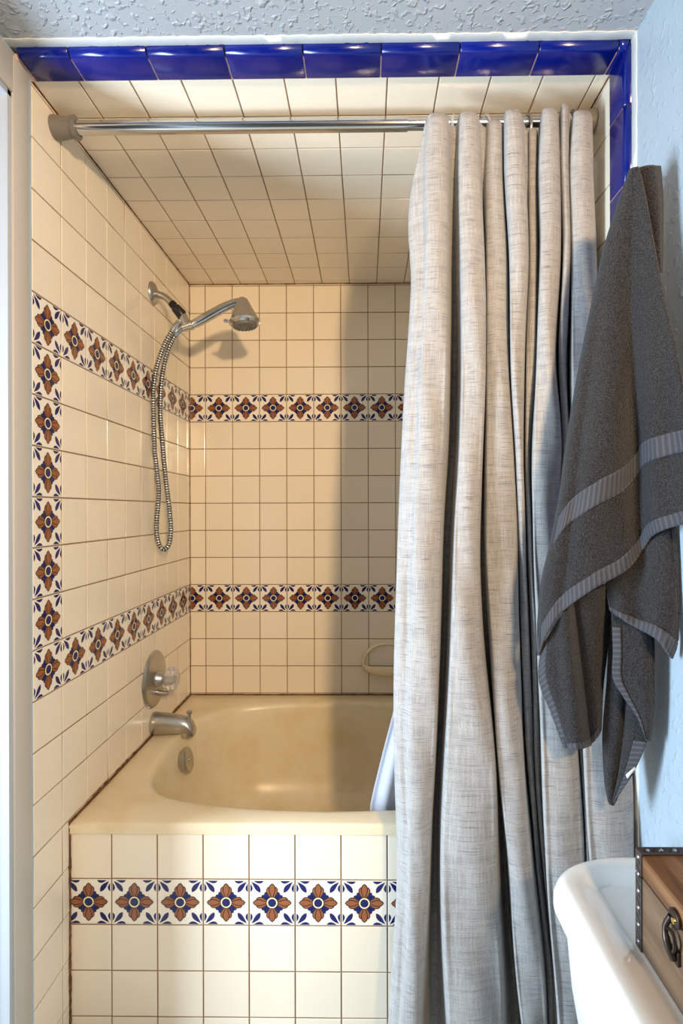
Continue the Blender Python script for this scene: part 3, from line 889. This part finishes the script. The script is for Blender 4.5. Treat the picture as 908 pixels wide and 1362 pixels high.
G4 = coons([(813, 812, .955), (840, 815, .935), (866, 825, .912)], [(858, 982, .930), (860, 985, .929), (863, 984, .929)],
           [(813, 812, .955), (815, 865, .95), (815, 902, .95), (828, 925, .945), (848, 955, .936), (858, 982, .930)], [(866, 825, .912), (869, 880, .908), (869, 935, .914), (863, 984, .929)], 30, 60,
           lambda u, v, s, t: .016 * gauss(s, 1, .15))
bm = bmesh.new()
for G in (GM, GB, G1, G2, G3, G4): sheet(bm, G)
towel = obj('bath_towel', bm, m_terry, angle=180)
tag(towel, 'charcoal terry towel hanging in folds on the blue wall in front of the curtain', 'towel')
md = towel.modifiers.new('pile_thickness', 'SOLIDIFY'); md.thickness = .006; md.offset = 0
bm = bmesh.new()
sheet(bm, sub(GM, 0, 1, .965, 1.0, 70, 5), .006)
sheet(bm, sub(G1, 0, 1, .88, 1.0, 40, 4), .0042)
sheet(bm, sub(G2, 0, .11, 0, 1, 5, 60), .0042, True); sheet(bm, sub(G2, 0, 1, .955, 1, 40, 4), .0045)
sheet(bm, sub(G4, 0, .20, .12, 1, 5, 50), .0046, True)
sheet(bm, sub(G3, .70, 1, .68, 1, 6, 30), .0046, True)
he = obj('hem', bm, m_hem, towel, angle=180)
md = he.modifiers.new('t', 'SOLIDIFY'); md.thickness = .003; md.offset = 0
bm = bmesh.new(); sheet(bm, sub(GM, 0, 1, .745, .805, 80, 8), .0055)
wb = obj('woven_band', bm, m_hem, towel, angle=180)
md = wb.modifiers.new('t', 'SOLIDIFY'); md.thickness = .002; md.offset = 0
bm = bmesh.new()
q = [P(832, 1031, .945), P(844, 1020, .942), P(845, 1023, .942), P(834, 1036, .945)]
bm.faces.new([bm.verts.new(p) for p in q])
ct = obj('care_tag', bm, m_tag, towel); md = ct.modifiers.new('t', 'SOLIDIFY'); md.thickness = .001
# hook the towel hangs from
hk = empty('towel_hook', (ROOM_X, .905, 1.85), 'small metal wall hook under the top of the charcoal towel', 'hook')
hz = P(858, 250, 1.0).z
bm = bmesh.new(); add_lathe(bm, (ROOM_X, 1.0, hz), (-1, 0, 0), [(0, .012), (.003, .012), (.006, .009), (.006, 0)], 20); obj('hook_plate', bm, m_satin, hk)
bm = bmesh.new(); add_tube(bm, [(ROOM_X - .005, 1.0, hz), (ROOM_X - .025, .98, hz - .012), (ROOM_X - .045, .93, hz - .030), (ROOM_X - .050, .905, P(862, 236, .905).z)], .004, 10); obj('hook_arm', bm, m_satin, hk)

# ------------------------------------------------------------------ toilet tank with lid
TZ = .700
to = empty('toilet', (.40, .62, 0), 'white toilet tank with rounded stepped lid against the blue wall', 'toilet')
def rrect(x0, x1, y0, y1, r, n=8, rx=None):
    pts = []; q = rx or r
    for ccx, ccy, a0, r_x in ((x1 - r, y1 - r, 0, r), (x0 + q, y1 - r, 90, q), (x0 + q, y0 + r, 180, q), (x1 - r, y0 + r, 270, r)):
        for i in range(n + 1):
            a = math.radians(a0 + 90 * i / n); pts.append((ccx + r_x * math.cos(a), ccy + r * math.sin(a)))
    return pts
def loft(bm, secs, cap0=True, cap1=True):
    rings = [[bm.verts.new((x, y, z)) for x, y in pts] for pts, z in secs]
    for A, C in zip(rings, rings[1:]):
        k = len(A)
        for j in range(k): bm.faces.new((A[j], A[(j + 1) % k], C[(j + 1) % k], C[j]))
    if cap0: bm.faces.new(rings[0][::-1])
    if cap1: bm.faces.new(rings[-1])
lx0, lx1, ly0, ly1 = .292, ROOM_X - .004, .40, .905
def ins(i, r): return rrect(lx0 + i, lx1 - i * .08, ly0 + i, ly1 - i, max(.006, r - i), 12, max(.008, r * 1.75 - i * 1.6))
bm = bmesh.new()
loft(bm, [(ins(.010, .085), TZ - .046), (ins(.001, .085), TZ - .042), (ins(0, .085), TZ - .034), (ins(.001, .085), TZ - .020), (ins(.007, .085), TZ - .007), (ins(.015, .085), TZ - .001), (ins(.022, .085), TZ),
          (ins(.040, .085), TZ - .001), (ins(.044, .085), TZ - .004), (ins(.062, .085), TZ - .0075), (ins(.066, .085), TZ - .012), (ins(.075, .085), TZ - .012)])
obj('tank_lid', bm, m_porc, to, angle=50)
bm = bmesh.new()
def tk(i, r): return rrect(lx0 + .012 + i, lx1 - .002, ly0 + .02 + i, ly1 - .02 - i, r, 12, r * 1.75)
loft(bm, [(tk(.045, .05), .36), (tk(.035, .06), .38), (tk(.010, .07), .55), (tk(.002, .075), TZ - .05), (tk(.002, .075), TZ - .04)])
obj('tank', bm, m_porc, to, angle=50)
bm = bmesh.new()
def oval(cx_, cy_, rx, ry, n=36): return [(cx_ + rx * math.cos(2 * math.pi * i / n), cy_ + ry * math.sin(2 * math.pi * i / n)) for i in range(n)]
loft(bm, [(oval(.26, .645, .20, .10), 0), (oval(.26, .645, .19, .095), .06), (oval(.25, .645, .17, .09), .18), (oval(.21, .645, .22, .15), .33), (oval(.20, .645, .235, .18), .38), (oval(.20, .645, .235, .18), .40)])
add_box(bm, .30, .50, .53, .76, .30, .385, .02)
obj('bowl', bm, m_porc, to, angle=60)
bm = bmesh.new(); loft(bm, [(oval(.19, .645, .225, .178), .401), (oval(.19, .645, .235, .186), .408), (oval(.19, .645, .233, .184), .424), (oval(.19, .645, .20, .15), .431)])
obj('seat_lid', bm, m_porc, to, angle=60)

# ------------------------------------------------------------------ wooden chest on the tank
bx0, bx1, by0, by1 = .370, ROOM_X - .016, .475, .724
bz0, bz1 = TZ - .0118, .818; bs = bz1 - .030
ch = empty('wooden_chest', ((bx0 + bx1) / 2, (by0 + by1) / 2, bz0), 'brown wooden chest with dark studded edging and latch standing on the toilet tank', 'chest')
bm = bmesh.new(); add_box(bm, bx0, bx1, by0, by1, bz0, bs - .0008, .0015); obj('chest_body', bm, m_wood2, ch)
bm = bmesh.new(); add_box(bm, bx0, bx1, by0, by1, bs + .0008, bz1 - .001, .0025); 
lidc = obj('chest_lid', bm, m_wood, ch)
t = .0022; wd = .0125
def strip(*b):
    bm = bmesh.new(); add_box(bm, *b, .0008); return obj('edge_strip', bm, m_iron, ch)
for z0, z1 in ((bz0, bs - .001), (bs + .001, bz1 + .001)):
    for y0, y1 in ((by1 - wd, by1 + .0004), (by0 - .0004, by0 + wd)):
        up_ = strip(bx0 - t, bx0 + .001, y0, y1, z0, z1)
        if z0 == bz0 and y1 > by1: eg = up_
    strip(bx0 - t, bx0 + wd, by1 + .0004, by1 + t + .0004, z0, z1)
topstrip = strip(bx0 - t, bx1, by1 - wd, by1 + t, bz1 + .0006, bz1 + t + .0006)
strip(bx0 - t, bx1, by0 - t, by0 + wd, bz1 + .0006, bz1 + t + .0006)
def stud_mesh():
    bm = bmesh.new(); add_lathe(bm, (0, 0, 0), (0, 0, 1), [(-.0005, .0032), (.0006, .003), (.0016, .0016), (.0019, 0)], 10); return bm
st0 = None
def stud(p, rot, par):
    global st0
    if st0 is None: st0 = q_ = obj('stud', stud_mesh(), m_stud, par)
    else: q_ = st0.copy(); COL.objects.link(q_); q_.parent = par
    q_.matrix_parent_inverse = Matrix.Identity(4); q_.location = p; q_.rotation_euler = rot
for k in range(6): stud((bx0 - t, by1 - .0055, bz0 + .010 + k * (bz1 - bz0 - .016) / 5), (0, -math.pi / 2, 0), eg)
for k in range(8): stud((bx0 + .010 + k * (bx1 - bx0 - .018) / 7, by1 - .0055, bz1 + t + .0006), (0, 0, 0), topstrip)
# twisted cord pattern on the strips
bm = bmesh.new()
for k in range(12): add_tube(bm, [(bx0 + .004 + k * .0112, by1 - .010, bz1 + t + .0006), (bx0 + .011 + k * .0112, by1 - .001, bz1 + t + .0006)], .0011, 6)
for k in range(11): add_tube(bm, [(bx0 - t, by1 - .010, bz0 + .004 + k * .0112), (bx0 - t, by1 - .001, bz0 + .011 + k * .0112)], .0011, 6)
obj('embossing', bm, m_bronze, eg)
# latch
ly, lz = .634, P(888, 1246, .634).z
bm = bmesh.new()
add_lathe(bm, (bx0 - .001, ly, lz + .022), (-1, 0, 0), [(0, .011), (.003, .011), (.0045, .008), (.0045, 0)], 20)
add_tube(bm, [Vector(p) for p in crom([(bx0 - .005, ly + .004, lz + .022), (bx0 - .010, ly + .007, lz + .006), (bx0 - .010, ly + .001, lz - .010), (bx0 - .006, ly - .004, lz - .024)], 16)], [.0035] * 8 + [.0045] * 8, 10)
add_box(bm, bx0 - .004, bx0, ly - .009, ly + .006, lz - .030, lz - .012, .0015)
add_tube(bm, [(bx0 - .008 , ly + .009 * math.cos(2 * math.pi * i / 20), lz - .004 + .012 * math.sin(2 * math.pi * i / 20)) for i in range(20)], .0022, 8, closed=True)
la = obj('latch', bm, m_bronze, ch)
bm = bmesh.new(); add_lathe(bm, (bx0 - .0055, ly - .004, lz + .022), (-1, 0, 0), [(0, .004), (.002, .0035), (.003, 0)], 12)
obj('rivet', bm, mat('brass', srgb(200, 180, 120), .25, 1), la)
